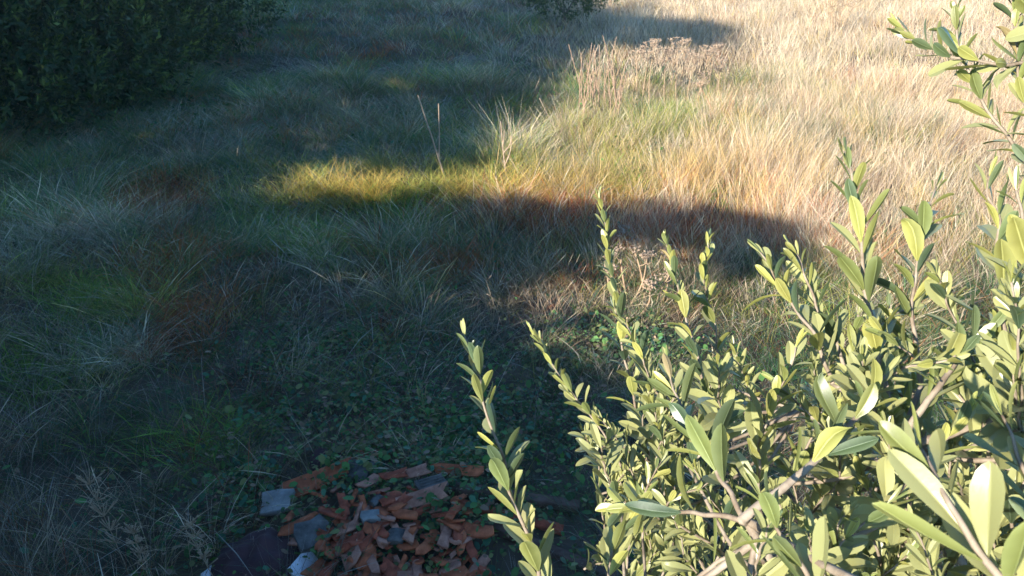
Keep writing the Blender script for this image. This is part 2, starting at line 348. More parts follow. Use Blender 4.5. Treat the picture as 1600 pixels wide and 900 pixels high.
def ground_cover():
    n0 = 190000
    x = rng.uniform(-3.6, 3.0, n0); y = rng.uniform(3.0, 8.0, n0)
    nz = fbm(x, y, .35, 55)
    m = rng.random(n0) < np.clip(cover_zone(x, y)*1.1*(nz*2.2-.45), .02, 1); m &= rng.random(n0) > .75*patch(x, y, 740, 625, .35, .22)
    x = x[m]; y = y[m]; n = len(x)
    m = rng.random(n) < .62-.50*patch(x, y, 600, 820, .62, .42)*((fbm(x, y, .20, 91) < .58)); x = x[m]; y = y[m]; n = len(x)
    hgt = .02+.13*rng.random(n)**.7*fbm(x, y, .25, 66)*1.7
    heap = patch(x, y, 600, 810, .8, .5)
    z = height(x, y)+hgt+.05*heap
    L = (.007+.028*rng.random(n)**2.4)*(.6+.8*fbm(x, y, .3, 181)); W = L*(.45+.35*rng.random(n))
    a = rng.random(n)*2*math.pi; tilt = rng.normal(.0, .45, n)
    d = np.stack([np.cos(a)*np.cos(tilt), np.sin(a)*np.cos(tilt), np.sin(tilt)], 1)
    roll = rng.normal(0, .4, n)
    s = np.stack([-np.sin(a)*np.cos(roll), np.cos(a)*np.cos(roll), np.sin(roll)], 1)
    P = np.stack([x, y, z], 1); l = L[:, None]; w_ = W[:, None]
    V = np.stack([P-d*l, P-d*l*.3+s*w_, P+d*l*.55+s*w_*.85, P+d*l, P+d*l*.55-s*w_*.85, P-d*l*.3-s*w_], 1)
    V[:, 0, 2] -= .003; V[:, 3, 2] -= .004
    c = pick(n, ["green", "blue", "olive", "brown"], [.45, .17, .28, .10])*(.5+1.1*rng.random((n, 1)))
    lit = patch(x, y, 940, 545, .8, .5); c = c*(1+.5*lit[:, None])+np.array((.05, .045, .035))*lit[:, None]  # sunlit patch brightened in the leaf colour itself
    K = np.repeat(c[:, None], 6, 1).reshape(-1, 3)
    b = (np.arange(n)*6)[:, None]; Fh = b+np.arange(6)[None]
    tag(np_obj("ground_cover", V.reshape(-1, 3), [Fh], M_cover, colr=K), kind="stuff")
ground_cover()

# ---------------------------------------------------------------- tubes
def tube_arrays(path, radii, k=6):
    path = [np.array(p, float) for p in path]; V = []; Fq = []
    n = len(path); prev = None
    for i in range(n):
        t = path[min(i+1, n-1)]-path[max(i-1, 0)]; t = t/(np.linalg.norm(t)+1e-9)
        if prev is None:
            u = np.cross(t, [0, 0, 1.0]);
            if np.linalg.norm(u) < .1: u = np.cross(t, [0, 1.0, 0])
        else: u = prev-t*np.dot(prev, t)
        u /= np.linalg.norm(u); v = np.cross(t, u); prev = u
        for j in range(k):
            a = 2*math.pi*j/k; V.append(path[i]+radii[i]*(math.cos(a)*u+math.sin(a)*v))
    for i in range(n-1):
        for j in range(k):
            Fq.append((i*k+j, i*k+(j+1) % k, (i+1)*k+(j+1) % k, (i+1)*k+j))
    V.append(path[-1]); e = len(V)-1
    tri = [((n-1)*k+j, (n-1)*k+(j+1) % k, e) for j in range(k)]
    return V, Fq, tri
class MB:
    def __init__(s): s.V = []; s.F4 = []; s.F3 = []; s.K = []
    def add(s, V, F4=(), F3=(), c=None):
        b = len(s.V); s.V += [np.array(v, float) for v in V]
        s.F4 += [tuple(i+b for i in f) for f in F4]; s.F3 += [tuple(i+b for i in f) for f in F3]
        s.K += [c if c is not None else np.array((.5, .5, .5))]*len(V)
    def tube(s, path, r0, r1=None, k=6, c=None):
        n = len(path); r1 = r0 if r1 is None else r1
        s.add(*tube_arrays(path, [r0+(r1-r0)*i/max(1, n-1) for i in range(n)], k), c=c)
    def build(s, name, mat, parent=None, origin=None, smooth=True):
        fs = []
        if s.F4: fs.append(np.array(s.F4))
        if s.F3: fs.append(np.array(s.F3))
        return np_obj(name, np.array(s.V), fs, mat, parent, colr=np.array(s.K), origin=origin, smooth=smooth)
def bez(pts, n):
    """smooth curve through points (Catmull-Rom)"""
    P = [np.array(p, float) for p in pts]; P = [2*P[0]-P[1]]+P+[2*P[-1]-P[-2]]; out = []
    m = len(P)-3
    for i in range(n+1):
        t = i/n*m; j = min(int(t), m-1); f = t-j; a, b, c, d = P[j:j+4]
        out.append(.5*((2*b)+(-a+c)*f+(2*a-5*b+4*c-d)*f*f+(-a+3*b-3*c+d)*f**3))
    return out

# ---------------------------------------------------------------- leafy crowns
def leaf_quads(P, D, L, W, c):
    """elongated folded leaves: P base points, D unit directions (n,3)"""
    n = len(P); r = rng.normal(size=(n, 3)); s = np.cross(D, r); s /= np.linalg.norm(s, axis=1)[:, None]+1e-9
    u = np.cross(s, D); l = L[:, None]; w_ = W[:, None]
    V = np.stack([P, P+D*l*.45+s*w_*.5+u*l*.05, P+D*l+u*l*-.05, P+D*l*.45-s*w_*.5+u*l*.05], 1).reshape(-1, 3)
    b = (np.arange(n)*4)[:, None]; return V, b+np.arange(4)[None], np.repeat(c[:, None], 4, 1).reshape(-1, 3)
def shoots_crown(centers, dirs, per, shoot_len, leaf, colf):
    """leafy shoots: leaves radiating along short axes"""
    n = len(centers); idx = np.repeat(np.arange(n), per)
    t = np.tile(np.linspace(.05, 1, per), n)
    D = dirs[idx]; P = centers[idx]+D*(shoot_len[idx]*t)[:, None]
    R = rng.normal(size=(len(idx), 3)); R -= D*np.sum(R*D, 1)[:, None]; R /= np.linalg.norm(R, axis=1)[:, None]+1e-9
    spread = (1.15-.75*t)[:, None]
    LD = D*(1-.6*spread)+R*spread; LD /= np.linalg.norm(LD, axis=1)[:, None]
    L = leaf*(.7+.6*rng.random(len(idx)))*(1.1-.35*t); W = L*.36
    return leaf_quads(P, LD, L, W, colf(idx, t))
def unit(n):
    r = rng.normal(size=(n, 3)); return r/np.linalg.norm(r, axis=1)[:, None]

def leafy_tree(root, blobs, n, leaf, per, slen, base, tipc, name="crown", squash=.8):
    """blobs: (cx,cy,cz,r) ellipsoids that the shoots fill mostly near their surface"""
    tot = sum(b[3]**2 for b in blobs); Vs = []; Fs = []; Ks = []; off = 0
    for cx, cy, cz, r in blobs:
        k = max(8, int(n*r*r/tot)); d = unit(k)
        rr = r*(.45+.55*rng.random(k)**.45)*(.82+.36*fbm(d[:, 0]*5+cx, d[:, 1]*5+d[:, 2]*4, 1.1, 5))
        P = np.array([cx, cy, cz])+d*rr[:, None]*np.array([1, 1, squash])
        D = d*.7+np.array([0, 0, .55])+rng.normal(0, .25, (k, 3)); D /= np.linalg.norm(D, axis=1)[:, None]
        g = P[:, 2] > height(P[:, 0], P[:, 1])+.02; P = P[g]; D = D[g]; k = len(P)
        tone = rng.random(k)
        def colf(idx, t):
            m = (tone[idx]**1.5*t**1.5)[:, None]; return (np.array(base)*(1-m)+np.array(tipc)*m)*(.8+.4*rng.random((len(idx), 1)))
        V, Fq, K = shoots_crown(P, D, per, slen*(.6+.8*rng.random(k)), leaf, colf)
        Vs.append(V); Fs.append(Fq+off); Ks.append(K); off += len(V)
    return np_obj(name, np.concatenate(Vs), [np.concatenate(Fs)], M_crown, root, colr=np.concatenate(Ks))
def woody(root, base, tops, r, name_t="trunk"):
    m = MB(); base = np.array(base, float); mid = np.mean(np.array(tops), 0)*.35+base*.65
    m.tube(bez([base-[0, 0, .15], base*.5+mid*.5+[.05*r, 0, 0], mid], 6), r, r*.7, 8); m.build(name_t, M_bark, root)
    for tp in tops:
        l = MB(); tp = np.array(tp); q = mid*.5+tp*.5+rng.normal(0, .08, 3)*np.linalg.norm(tp-mid)
        l.tube(bez([mid-[0, 0, .05], q, tp], 6), r*.5, r*.12, 6)
        for _ in range(5):
            f = .4+.6*random.random(); p0 = mid*(1-f)+tp*f; d = unit(1)[0]*np.linalg.norm(tp-mid)*.35; d[2] = abs(d[2])
            l.tube([p0, p0+d*.5+[0, 0, .02], p0+d], r*.16, r*.04, 4)
        l.build("limb", M_bark, root)

# dark tree at the far left edge of the meadow
def dark_tree():
    b = at(110, 130); b = np.array([-10.4, 17.2, float(height(-10.4, 17.2))])
    root = tag(empty("broadleaf_tree", b), "big dark broadleaf tree in shade whose foliage reaches down to the grass", "tree")
    woody(root, b, [b+[-2, 0, 4.2], b+[1.5, -.8, 4.0], b+[.3, 1.8, 4.8], b+[0, -2, 3.5]], .32)
    blobs = [(-8.9, 13.7, 1.0, 1.35), (-8.6, 15.0, 1.3, 1.6), (-10.8, 13.6, 1.8, 2.0), (-8.9, 16.8, 1.6, 1.95), (-9.3, 19.0, 1.7, 2.0), (-9.9, 21.6, 1.8, 2.0), (-8.9, 17.2, 3.6, 2.0),
             (-10.3, 15.4, 3.2, 2.3), (-10.6, 18.0, 4.6, 2.9), (-9.7, 20.6, 3.9, 2.2), (-12.5, 16.0, 3.0, 3.0), (-12.8, 19.5, 3.0, 3.0), (-8.0, 15.9, .9, 1.1), (-8.1, 18.3, 1.2, 1.2), (-8.8, 20.6, 1.2, 1.4)]
    blobs = [(x_+.85, y_-.75, z_, r_) for x_, y_, z_, r_ in blobs]+[(-9.2, 12.9, .7, 1.2), (-7.9, 13.6, .6, 1.0), (-7.6, 15.6, .6, 1.0), (-7.3, 21.2, 1.0, 1.3), (-7.6, 22.6, 2.0, 1.5)]
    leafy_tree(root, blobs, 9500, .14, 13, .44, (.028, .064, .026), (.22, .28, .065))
dark_tree()

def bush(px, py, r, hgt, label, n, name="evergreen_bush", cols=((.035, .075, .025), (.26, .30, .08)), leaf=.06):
    b = at(px, py); root = tag(empty(name, b), label, "bush")
    woody(root, b, [b+[-r*.5, 0, hgt*.7], b+[r*.5, .1, hgt*.75], b+[0, .2, hgt*.85]], .05)
    bl = [(b[0], b[1], b[2]+hgt*.55, r*.8), (b[0]-r*.55, b[1], b[2]+hgt*.6, r*.5), (b[0]+r*.6, b[1]-.1, b[2]+hgt*.6, r*.52), (b[0]+r*.1, b[1]+.2, b[2]+hgt*.85, r*.6)]
    leafy_tree(root, bl, n, leaf, 9, .18, *cols, squash=.65)
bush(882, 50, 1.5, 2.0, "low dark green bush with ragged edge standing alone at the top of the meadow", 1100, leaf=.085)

# thin leafless shrub, upper right
def bare_shrub(px, py, hgt, label):
    b = at(px, py); root = tag(empty("leafless_shrub", b), label, "shrub")
    for k in range(7):
        m = MB(); a = random.random()*6.28; top = b+[math.cos(a)*hgt*.55*random.random(), math.sin(a)*hgt*.4, hgt*(.6+.4*random.random())]
        mid = b*.5+top*.5+np.array([random.uniform(-.1, .1), 0, .05])*hgt; P = bez([b, mid, top], 8); m.tube(P, .016, .005, 5)
        for _ in range(9):
            i = random.randint(2, 8); p = P[i]; a2 = random.random()*6.28; L = hgt*.3*random.uniform(.5, 1)
            q = p+np.array([math.cos(a2), math.sin(a2), random.uniform(.2, .9)])*L
            m.tube([p, (p+q)/2+[0, 0, -.02], q], .007, .003, 4)
            for _ in range(3):
                f = random.uniform(.4, 1); r0 = p+(q-p)*f; m.tube([r0, r0+np.array([random.uniform(-.3, .3), random.uniform(-.2, .2), random.uniform(.1, .5)])*L], .004, .002, 3)
        m.build("branch", M_straw, root)
bare_shrub(1305, 62, 1.6, "thin leafless shrub of pale grey twigs standing in the sunlit straw")

# ---------------------------------------------------------------- dead stalks
def umbel(m, p, d, r):
    for k in range(9):
        a = k/9*6.28+random.random(); q = p+np.array([math.cos(a)*r*random.uniform(.4, 1), math.sin(a)*r*random.uniform(.4, 1), r*random.uniform(.5, .9)])
        m.tube([p, (p+q)/2+[0, 0, -.15*r], q], .003, .002, 3)
        for j in range(5):
            s = q+np.array([random.uniform(-1, 1), random.uniform(-1, 1), random.uniform(-.3, .8)])*r*.26
            m.tube([q, s], .0035, .006, 4)
def umbel_plant(px, py, h, label, group=None, lean=0.0, nh=4, rh=.12):
    b = at(px, py); root = tag(empty("dead_umbel_plant", b), label, "dried plant", group); h = h*1.02
    m = MB(); top = b+[lean*h, random.uniform(-.1, .1), h]; P = bez([b, (b+top)/2+[random.uniform(-.05, .05), 0, 0], top], 8)
    m.tube(P, .013, .006, 5); u = MB(); umbel(u, top, None, rh); heads = [u]
    for k in range(nh):
        i = random.randint(5, 7); p = P[i]; a = random.random()*6.28; L = h*random.uniform(.15, .30)
        q = p+np.array([math.cos(a)*.6, math.sin(a)*.6, 1])*L*.8; m.tube(bez([p, (p+q)/2+[math.cos(a)*.04, math.sin(a)*.04, 0], q], 4), .005, .003, 4)
        u = MB(); umbel(u, q, None, rh*.85*random.uniform(.7, 1.2)); heads.append(u)
    m.build("stem", M_straw, root)
    for u in heads: u.build("flower_head", M_umbel, root)
G_U = "dead umbel plants in the clump at the shadow's edge"
ul = [(992, 168, .95, "dead umbel plant with brown heads at the clump's shaded end, beside the bare stalks", -.05), (1015, 178, 1.15, "tallest dead umbel plant of the clump, standing behind the crossing leaning stem", .0)]
for px, py, h, lab, ln in ul: umbel_plant(px, py, h, lab, G_U, ln)
for px, py, h in [(1003, 160, 1.0), (1038, 172, 1.0), (1056, 165, 1.05), (1072, 175, .95), (1046, 150, 1.0), (1090, 162, .9), (1108, 150, .85), (1085, 185, .7), (1062, 140, .9), (1120, 165, .75)]:
    umbel_plant(px, py, h, "pale dead umbel plant crowded among others in the sunlit clump", G_U, random.uniform(-.12, .15))
# the pale dried umbel mass behind the tall olive shoot
for i, (px, py, h) in enumerate([(985, 478, .50), (1008, 470, .56), (968, 488, .42), (998, 496, .36), (1024, 484, .42), (978, 462, .60), (958, 470, .5), (1036, 470, .5)]):
    umbel_plant(px, py, h, "short bleached umbel plant packed in the sunlit tuft behind the tall olive shoot", "bleached umbel plants behind the olive shoot", random.uniform(-.3, .3), 2, .07)

def stalk(px, py, h, dx, label, group=None, r=.006, forks=(), dy=0.0, name="dry_stalk", mat=None, seeds=0):
    b = at(px, py); m = MB(); top = b+[dx*h, dy*h, h*math.sqrt(max(.1, 1-dx*dx*.5))]
    P = bez([b-[0, 0, .03], b*.6+top*.4+[random.uniform(-.05, .05)*h, 0, 0], top], 9); m.tube(P, r, r*.45, 5)
    for (f, fx, fl) in forks:
        p = P[int(f*9)]; q = p+np.array([fx, random.uniform(-.15, .15), 1])*fl
        m.tube(bez([p, (p+q)/2+[fx*.35*fl, 0, 0], q], 6), r*.75, r*.35, 5)
    for _ in range(seeds):
        f = random.uniform(.5, 1); p = P[int(f*9)]; q = p+np.array([random.uniform(-1, 1), random.uniform(-.6, .6), random.uniform(.2, 1.2)])*.05*h*2
        m.tube([p, (p+q)/2, q], .0015, .0035, 4)
    o = m.build(name, mat or M_straw, origin=b); return tag(o, label, "stalk", group)
stalk(697, 280, 1.15, -.28, "tall forked pale stalk with two long prongs rising from the lit grass strip", forks=((.38, .02, .72), (.75, -.25, .12)), r=.016, mat=M_umbel)  # paler material stands in for sunlight on the forked stalks
stalk(792, 280, .78, -.10, "shorter forked dry stalk with curled tips at the lit grass strip", forks=((.35, .22, .40), (.6, .45, .22), (.7, .1, .2)), r=.013, mat=M_umbel)
stalk(882, 246, .95, -.42, "long thin leaning weed stem with small side twigs behind the lit grass", r=.009, forks=((.5, .3, .18), (.65, -.2, .15), (.4, .3, .12)), mat=M_umbel)
stalk(677, 506, .30, -.02, "short straight pale upright stalk alone in the shaded grass", r=.005)
stalk(785, 505, .62, -.30, "thin reddish stem leaning left above the brown tuft in shade", r=.004, seeds=6)
stalk(766, 488, .34, -.45, "curved dry stem with drooping pale seed head at the shadow's edge", r=.004, seeds=14)
stalk(577, 692, .20, -.10, "single short pale straw standing behind the rubble heap", r=.0028)
stalk(205, 905, .80, -.12, "tall feathery grey grass stem with wispy seed head at the bottom of the shade", r=.003, seeds=60)
stalk(245, 925, .50, -.10, "low tangled grey seed head beside the tall feathery stem", r=.003, seeds=70)
stalk(352, 925, .56, -.22, "thin tan grass stem with seed spikes in front of the dark sheet", r=.003, seeds=50)
stalk(300, 900, .40, .08, "fine upright straw between two grey seed stems", r=.002, seeds=6)
stalk(636, 712, .24, .45, "arched golden grass spikelet above the back of the rubble", r=.002, seeds=26)
stalk(150, 905, .30, -.3, "thin bent straw at the lower edge of the dark grass", r=.002, seeds=3)
for i in range(24):
    px = 902+i*3.1+random.uniform(-4, 4)
    stalk(px, 178+random.uniform(-14, 26), random.uniform(.85, 1.35), random.uniform(-.28, .22), "bare dry stalk in the dense row of stalks beside the umbel clump", "bare stalks beside the umbel clump", mat=M_dock, r=.012, forks=((.6, random.uniform(-.3, .3), .2),))
for i in range(9):
    px = random.uniform(1095, 1135); stalk(px, 150+random.uniform(-12, 16), random.uniform(.6, .8), random.uniform(-.1, .15), "pale stalk at the sunny end of the umbel clump, against the dark shade", "pale stalks at the sunny end of the clump", r=.006)
for i in range(26):
    px = random.uniform(835, 925); stalk(px, 512+random.uniform(-22, 8), random.uniform(.18, .40), random.uniform(-.6, .6), "short reddish dry stem in the sunlit tuft above the green ground cover", "reddish stems in the sunlit tuft", r=.003)
for i in range(12):
    px = random.uniform(735, 800); stalk(px, 508+random.uniform(-14, 8), random.uniform(.12, .28), random.uniform(-.6, .6), "short brown stem in the half-shaded tuft left of the lit tuft", "brown stems in the half-shaded tuft", r=.003)

# ---------------------------------------------------------------- rubble heap
def heap_h(x, y):
    return float(height(x, y))+.15*float(patch(x, y, 600, 820, .8, .5))
def shard(px, py, L, W, T, ang, mat, label, name="broken_tile", cat="broken tile", group="broken terracotta pieces in the heap", tilt=(0, 0), lift=0.0, cut=.22, ridges=0):
    c = at(px, py, .1); c[2] = heap_h(c[0], c[1])+lift+T*.4
    n = 9; out = []
    base = [(-.5, -.5), (0, -.52), (.5, -.5), (.53, 0), (.5, .5), (0, .5), (-.5, .5), (-.52, .1)]
    for bx, by in base:
        out.append(((bx+random.uniform(-cut, cut)*.5)*L, (by+random.uniform(-cut, cut)*.5)*W))
    bev = min(T*.18, .004); cen = [sum(q[0] for q in out)/8, sum(q[1] for q in out)/8]
    V = []; rings = [(-.5, .96), (-.42, 1), (.42, 1.0), (.5, .965)]
    for zf, sc in rings:
        for (a, b) in out:
            V.append([cen[0]+(a-cen[0])*sc+random.uniform(-1, 1)*bev*.6, cen[1]+(b-cen[1])*sc+random.uniform(-1, 1)*bev*.6, zf*T+random.uniform(-1, 1)*bev*.8])
    V.append([cen[0], cen[1], -.5*T]); V.append([cen[0], cen[1], .5*T+bev*.3])
    k = 8; F4 = []; F3 = []
    for r in range(3):
        for j in range(k): F4.append((r*k+j, r*k+(j+1) % k, (r+1)*k+(j+1) % k, (r+1)*k+j))
    for j in range(k):
        F3.append((4*k, (j+1) % k, j)); F3.append((4*k+1, 3*k+j, 3*k+(j+1) % k))
    R = Matrix.Rotation(math.radians(ang), 3, 'Z') @ Matrix.Rotation(math.radians(tilt[0]), 3, 'X') @ Matrix.Rotation(math.radians(tilt[1]), 3, 'Y')
    W_ = [np.array(R @ Vector(v))+c for v in V]
    m = MB(); m.add(W_, F4, F3)
    if ridges:
        for q in range(ridges):
            f = -.5+(q+.5)/ridges
            a0 = np.array(R @ Vector((-.47*L, f*W, .5*T+.002)))+c; a1 = np.array(R @ Vector((.47*L, f*W, .5*T+.002)))+c
            m.tube([a0, (a0+a1)/2, a1], W/ridges*.28, None, 6)
    o = m.build(name, mat, origin=c, smooth=False)
    return tag(o, label, cat, group)
T0, T1, T2 = M_terra; random.seed(31)
sp = [  # px, py, length, width, thickness, angle, material, label, tilt
 (500, 748, .36, .13, .035, 28, T0, "longest orange slab, running diagonally behind the heap's upper left", (18, -4)),
 (574, 702, .17, .06, .03, 5, T1, "narrow red piece lying at the very back of the heap", (10, 0)),
 (577, 764, .15, .055, .02, 58, T2, "slim salmon shard pointing up beside the grey slab", (12, 10)),
 (617, 750, .13, .06, .02, 20, T1, "small red shard half under leaves behind the ribbed piece", (15, 5)),
 (651, 742, .12, .07, .02, 25, T2, "dusty pink piece high on the right back of the heap", (10, 0)),
 (720, 733, .27, .075, .035, -8, T0, "long toothed orange roof-tile piece resting on the dark beam", (24, 0)),
 (452, 812, .09, .04, .025, 75, T0, "small upright orange chip beside the pale blue stone", (10, 0)),
 (470, 826, .19, .065, .035, 42, T0, "thick red-orange bar leaning near the dark sheet", (12, 0)),
 (465, 850, .07, .05, .03, 10, T2, "stubby pale orange lump above the white tile", (0, 0)),
 (665, 790, .24, .085, .03, 22, T2, "broad dusty slab at the heap's right shoulder under the ribbed piece", (22, 0)),
 (550, 868, .17, .14, .025, -65, T2, "widest flat orange fragment in the heap's lower middle", (28, 0)),
 (517, 862, .15, .075, .02, 82, T0, "orange leaf-shaped shard standing on its point by the white tile", (40, 20)),
 (495, 889, .13, .075, .03, 60, T0, "orange chunk right beside the white tile", (10, 0)),
 (505, 842, .09, .045, .025, -30, T1, "dark red chip lying on the grey block", (0, 10)),
 (580, 878, .18, .05, .025, -60, T2, "long narrow brick strip parallel to the widest fragment", (15, 0)),
 (668, 856, .15, .06, .025, 62, T0, "orange strip leaning steeply in the heap's lower right", (22, 0)),
 (697, 842, .14, .065, .03, 78, T2, "upright dusty block in the cluster of three on the right", (25, 0)),
 (716, 838, .15, .055, .03, 85, T1, "dark red upright strip between two orange pieces on the right", (25, 0)),
 (742, 832, .16, .08, .035, -22, T0, "orange-brown block on top at the heap's right end", (14, 0)),
 (736, 858, .12, .045, .025, -70, T1, "small red strip hanging below the right end block", (10, 10)),
 (748, 882, .14, .055, .025, 55, T2, "pink shard in the lower right corner of the heap", (12, 0)),
 (712, 893, .12, .07, .03, 12, T0, "orange piece half buried in weeds at the lower right", (0, 0)),
 (612, 893, .14, .07, .03, -40, T1, "red piece cut by the bottom edge below the middle", (16, 0)),
 (638, 898, .10, .06, .03, 15, T2, "pale piece at the bottom next to a patch of weeds", (0, 10)),
 (580, 838, .08, .055, .03, -20, T0, "small orange cube-like lump in the heap's centre", (20, 0)),
 (598, 842, .09, .05, .025, -50, T1, "red lump touching the small orange one in the centre", (10, 0)),
 (614, 796, .11, .05, .025, 30, T1, "dark red piece below the ribbed grey one", (14, 0)),
 (537, 808, .09, .05, .03, 65, T1, "red chip between weeds left of centre", (12, 0)),
 (634, 818, .12, .05, .03, -10, T0, "brownish orange strip across the heap's middle", (10, 0)),
]
for (px, py, L, W, T, a, mt, lab, tl) in sp: shard(px, py, L*1.15, W*.98, T*.55, a, mt, lab, tilt=(tl[0]+random.uniform(-6, 12), tl[1]+random.uniform(-10, 10)), lift=.022, cut=.30)
for i in range(100):
    px = random.gauss(615, 75); py = random.uniform(770, 905)
    if px < 500 or px > 745: px = random.uniform(520, 740)
    shard(px, py, random.uniform(.03, .14), random.uniform(.02, .05), random.uniform(.008, .018), random.uniform(0, 180), random.choice(M_terra),
          "small terracotta fragment among larger ones in the rubble heap", "broken_tile", "broken tile", "small terracotta fragments in the heap", tilt=(random.uniform(-25, 35), random.uniform(-20, 20)), lift=random.uniform(-.02, .015))
for i in range(44):
    px = random.uniform(505, 750); py = random.uniform(800, 905)
    shard(px, py, random.uniform(.09, .18), random.uniform(.035, .065), random.uniform(.012, .022), random.choice([60, 75, 100, 120, 40, 160])+random.uniform(-15, 15), random.choice(M_terra),
          "elongated terracotta shard wedged among others in the lower part of the heap", group="elongated terracotta shards in the lower heap", tilt=(random.uniform(5, 40), random.uniform(-20, 20)), lift=random.uniform(.0, .025), cut=.28)
def rock(px, py, L, W, T, ang, mat, label, **k):
    return shard(px, py, L, W, T, ang, mat, label, name=k.pop("name", "rubble_stone"), cat=k.pop("cat", "stone"), group=None, cut=.22, **k)
rock(434, 783, .19, .13, .05, 8, M_pale, "pale blue-grey wedge stone at the heap's upper left edge", tilt=(18, -8))
rock(558, 733, .16, .14, .035, -20, M_grey, "flat grey mortar slab with a dark hole at the heap's back", tilt=(25, 0))
rock(489, 840, .17, .17, .05, 30, M_grey, "square grey block under the dark red chip", tilt=(18, 0))
rock(581, 820, .10, .07, .04, 10, M_pale, "pale grey stone in the middle of the heap", tilt=(10, 0))
rock(620, 846, .10, .08, .04, -10, M_grey, "dull green-grey stone just right of the heap's centre", tilt=(12, 0))
rock(646, 706, .07, .05, .03, 30, M_pale, "little pale chip behind the heap below the arched spikelet", tilt=(12, 0))
rock(590, 795, .09, .05, .03, 60, M_grey, "grey chip among weeds above the pale stone", tilt=(12, 0))
rock(325, 885, .065, .055, .04, 60, M_white, "small round whitish stone left of the dark sheet", tilt=(10, 0))
rock(508, 713, .20, .16, .03, -25, M_purple, "dark purple-brown slab tilted on the back left of the heap", tilt=(32, 6), name="dark_slab", cat="slab")
shard(676, 768, .16, .09, .02, 28, M_grey, "ribbed grey roofing fragment at the heap's right shoulder", "ribbed_fragment", "roofing fragment", None, tilt=(24, 0), lift=.03, ridges=5)
shard(474, 882, .17, .10, .012, 68, M_white, "white glazed tile piece leaning against the dark sheet", "white_tile", "tile", None, tilt=(38, 0), lift=.02, cut=.05)
def beam(p0, p1, w_, h_, mat, label, name="wooden_beam"):
    a = at(*p0, .1); b = at(*p1, .1); a[2] = float(height(a[0], a[1]))+h_*.8; b[2] = float(height(b[0], b[1]))+h_*.8
    d = b-a; L = np.linalg.norm(d); d /= L; s = np.cross([0, 0, 1], d); s /= np.linalg.norm(s); u = np.cross(d, s); m = MB(); n = 10; V = []
    for i in range(n+1):
        c = a+d*L*i/n
        for (x, y) in ((-.5, -.42), (-.42, -.5), (.42, -.5), (.5, -.42), (.5, .42), (.42, .5), (-.42, .5), (-.5, .42)):
            V.append(c+s*x*w_+u*y*h_+rng.normal(0, .0018, 3))
    F4 = [(i*8+j, i*8+(j+1) % 8, (i+1)*8+(j+1) % 8, (i+1)*8+j) for i in range(n) for j in range(8)]
    V += [a, b]; e = len(V)
    F3 = [((j+1) % 8, j, e-2) for j in range(8)]+[(n*8+j, n*8+(j+1) % 8, e-1) for j in range(8)]
    m.add(V, F4, F3); tag(m.build(name, mat, origin=(a+b)/2, smooth=False), label, "beam")
beam((700, 752), (905, 782), .07, .06, M_wood, "dark weathered wooden beam lying under the toothed tile")
beam((712, 772), (880, 815), .06, .04, M_terra[1], "long reddish clay plank beside the dark beam", name="clay_plank")
beam((770, 812), (1000, 905), .06, .05, M_wood, "dark grey pole lying lower right of the heap, behind the olive shoot", name="wooden_pole")

def dark_sheet():
    c = at(400, 872, .08); n = 26; V = []; F4 = []
    for i in range(n):
        for j in range(n):
            u = i/(n-1)*2-1; v = j/(n-1)*2-1
            # round the square into a dome like sagging rubber mat
            x = u*math.sqrt(1-v*v/2)*.27; y = v*math.sqrt(1-u*u/2)*.22; r2 = u*u*(1-v*v/2)+v*v*(1-u*u/2)
            z = .15*max(0, 1-r2)**.6+.012*math.sin(7*u+3*v)+.010*math.sin(11*v-4*u)+.01*math.sin(13*u)
            V.append([c[0]+x+.03*v, c[1]+y, float(height(c[0]+x, c[1]+y))+z+.015])
    F4 = [(i*n+j, (i+1)*n+j, (i+1)*n+j+1, i*n+j+1) for i in range(n-1) for j in range(n-1)]
    m = MB(); m.add(V, F4); o = m.build("rubber_sheet", M_purple, origin=c); md = o.modifiers.new("thick", 'SOLIDIFY'); md.thickness = .008
    tag(o, "rounded dark purple sheet bulging at the lower left of the rubble", "sheet")
dark_sheet()

# ---------------------------------------------------------------- olive tree
def olive_leaf(m, p, d, nrm, L, W, c, curl):
    d = d/np.linalg.norm(d); s = np.cross(nrm, d); s /= np.linalg.norm(s)+1e-9; u = np.cross(d, s)
    prof = [(0, .08), (.11, .34), (.30, .76), (.52, .98), (.72, .98), (.88, .70), (.96, .38), (1.0, .05)]; tw = random.gauss(0, .35)
    V = []; K = []; fold = .16; side = random.uniform(-.1, .1)
    for t, w_ in prof:
        ca, sa = math.cos(tw*t), math.sin(tw*t); s, u = s*ca+u*sa*.3, u*ca-s*sa*.3; s = s/np.linalg.norm(s); u = u/np.linalg.norm(u)
        q = p+d*L*t*(1-.1*abs(curl)*t)+u*L*curl*(t*t)+s*L*side*t*t
        hw = W*.5*w_
        V += [q-s*hw+u*hw*fold*2, q-s*hw*.10+u*hw*fold*.1, q-u*L*.004, q+s*hw*.10+u*hw*fold*.1, q+s*hw+u*hw*fold*2]
        K += [c*1.35+.03, c*.95, c*1.7+.05, c*.95, c*1.35+.03]
    F4 = []
    for i in range(7):
        a = i*5; F4 += [(a+j, a+j+1, a+j+6, a+j+5) for j in range(4)]
    m.add(V, F4); m.K[-len(K):] = K
def leaf_color():
    r = random.random(); g = np.array((.125, .15, .042)); y = np.array((.27, .26, .065)); b = np.array((.042, .070, .032))
    c = g*(1-r)+y*r if random.random() < .6 else b*(1-r)+g*r
    if random.random() < .015: c = np.array((.26, .20, .09))
    return c*random.uniform(.75, 1.3)
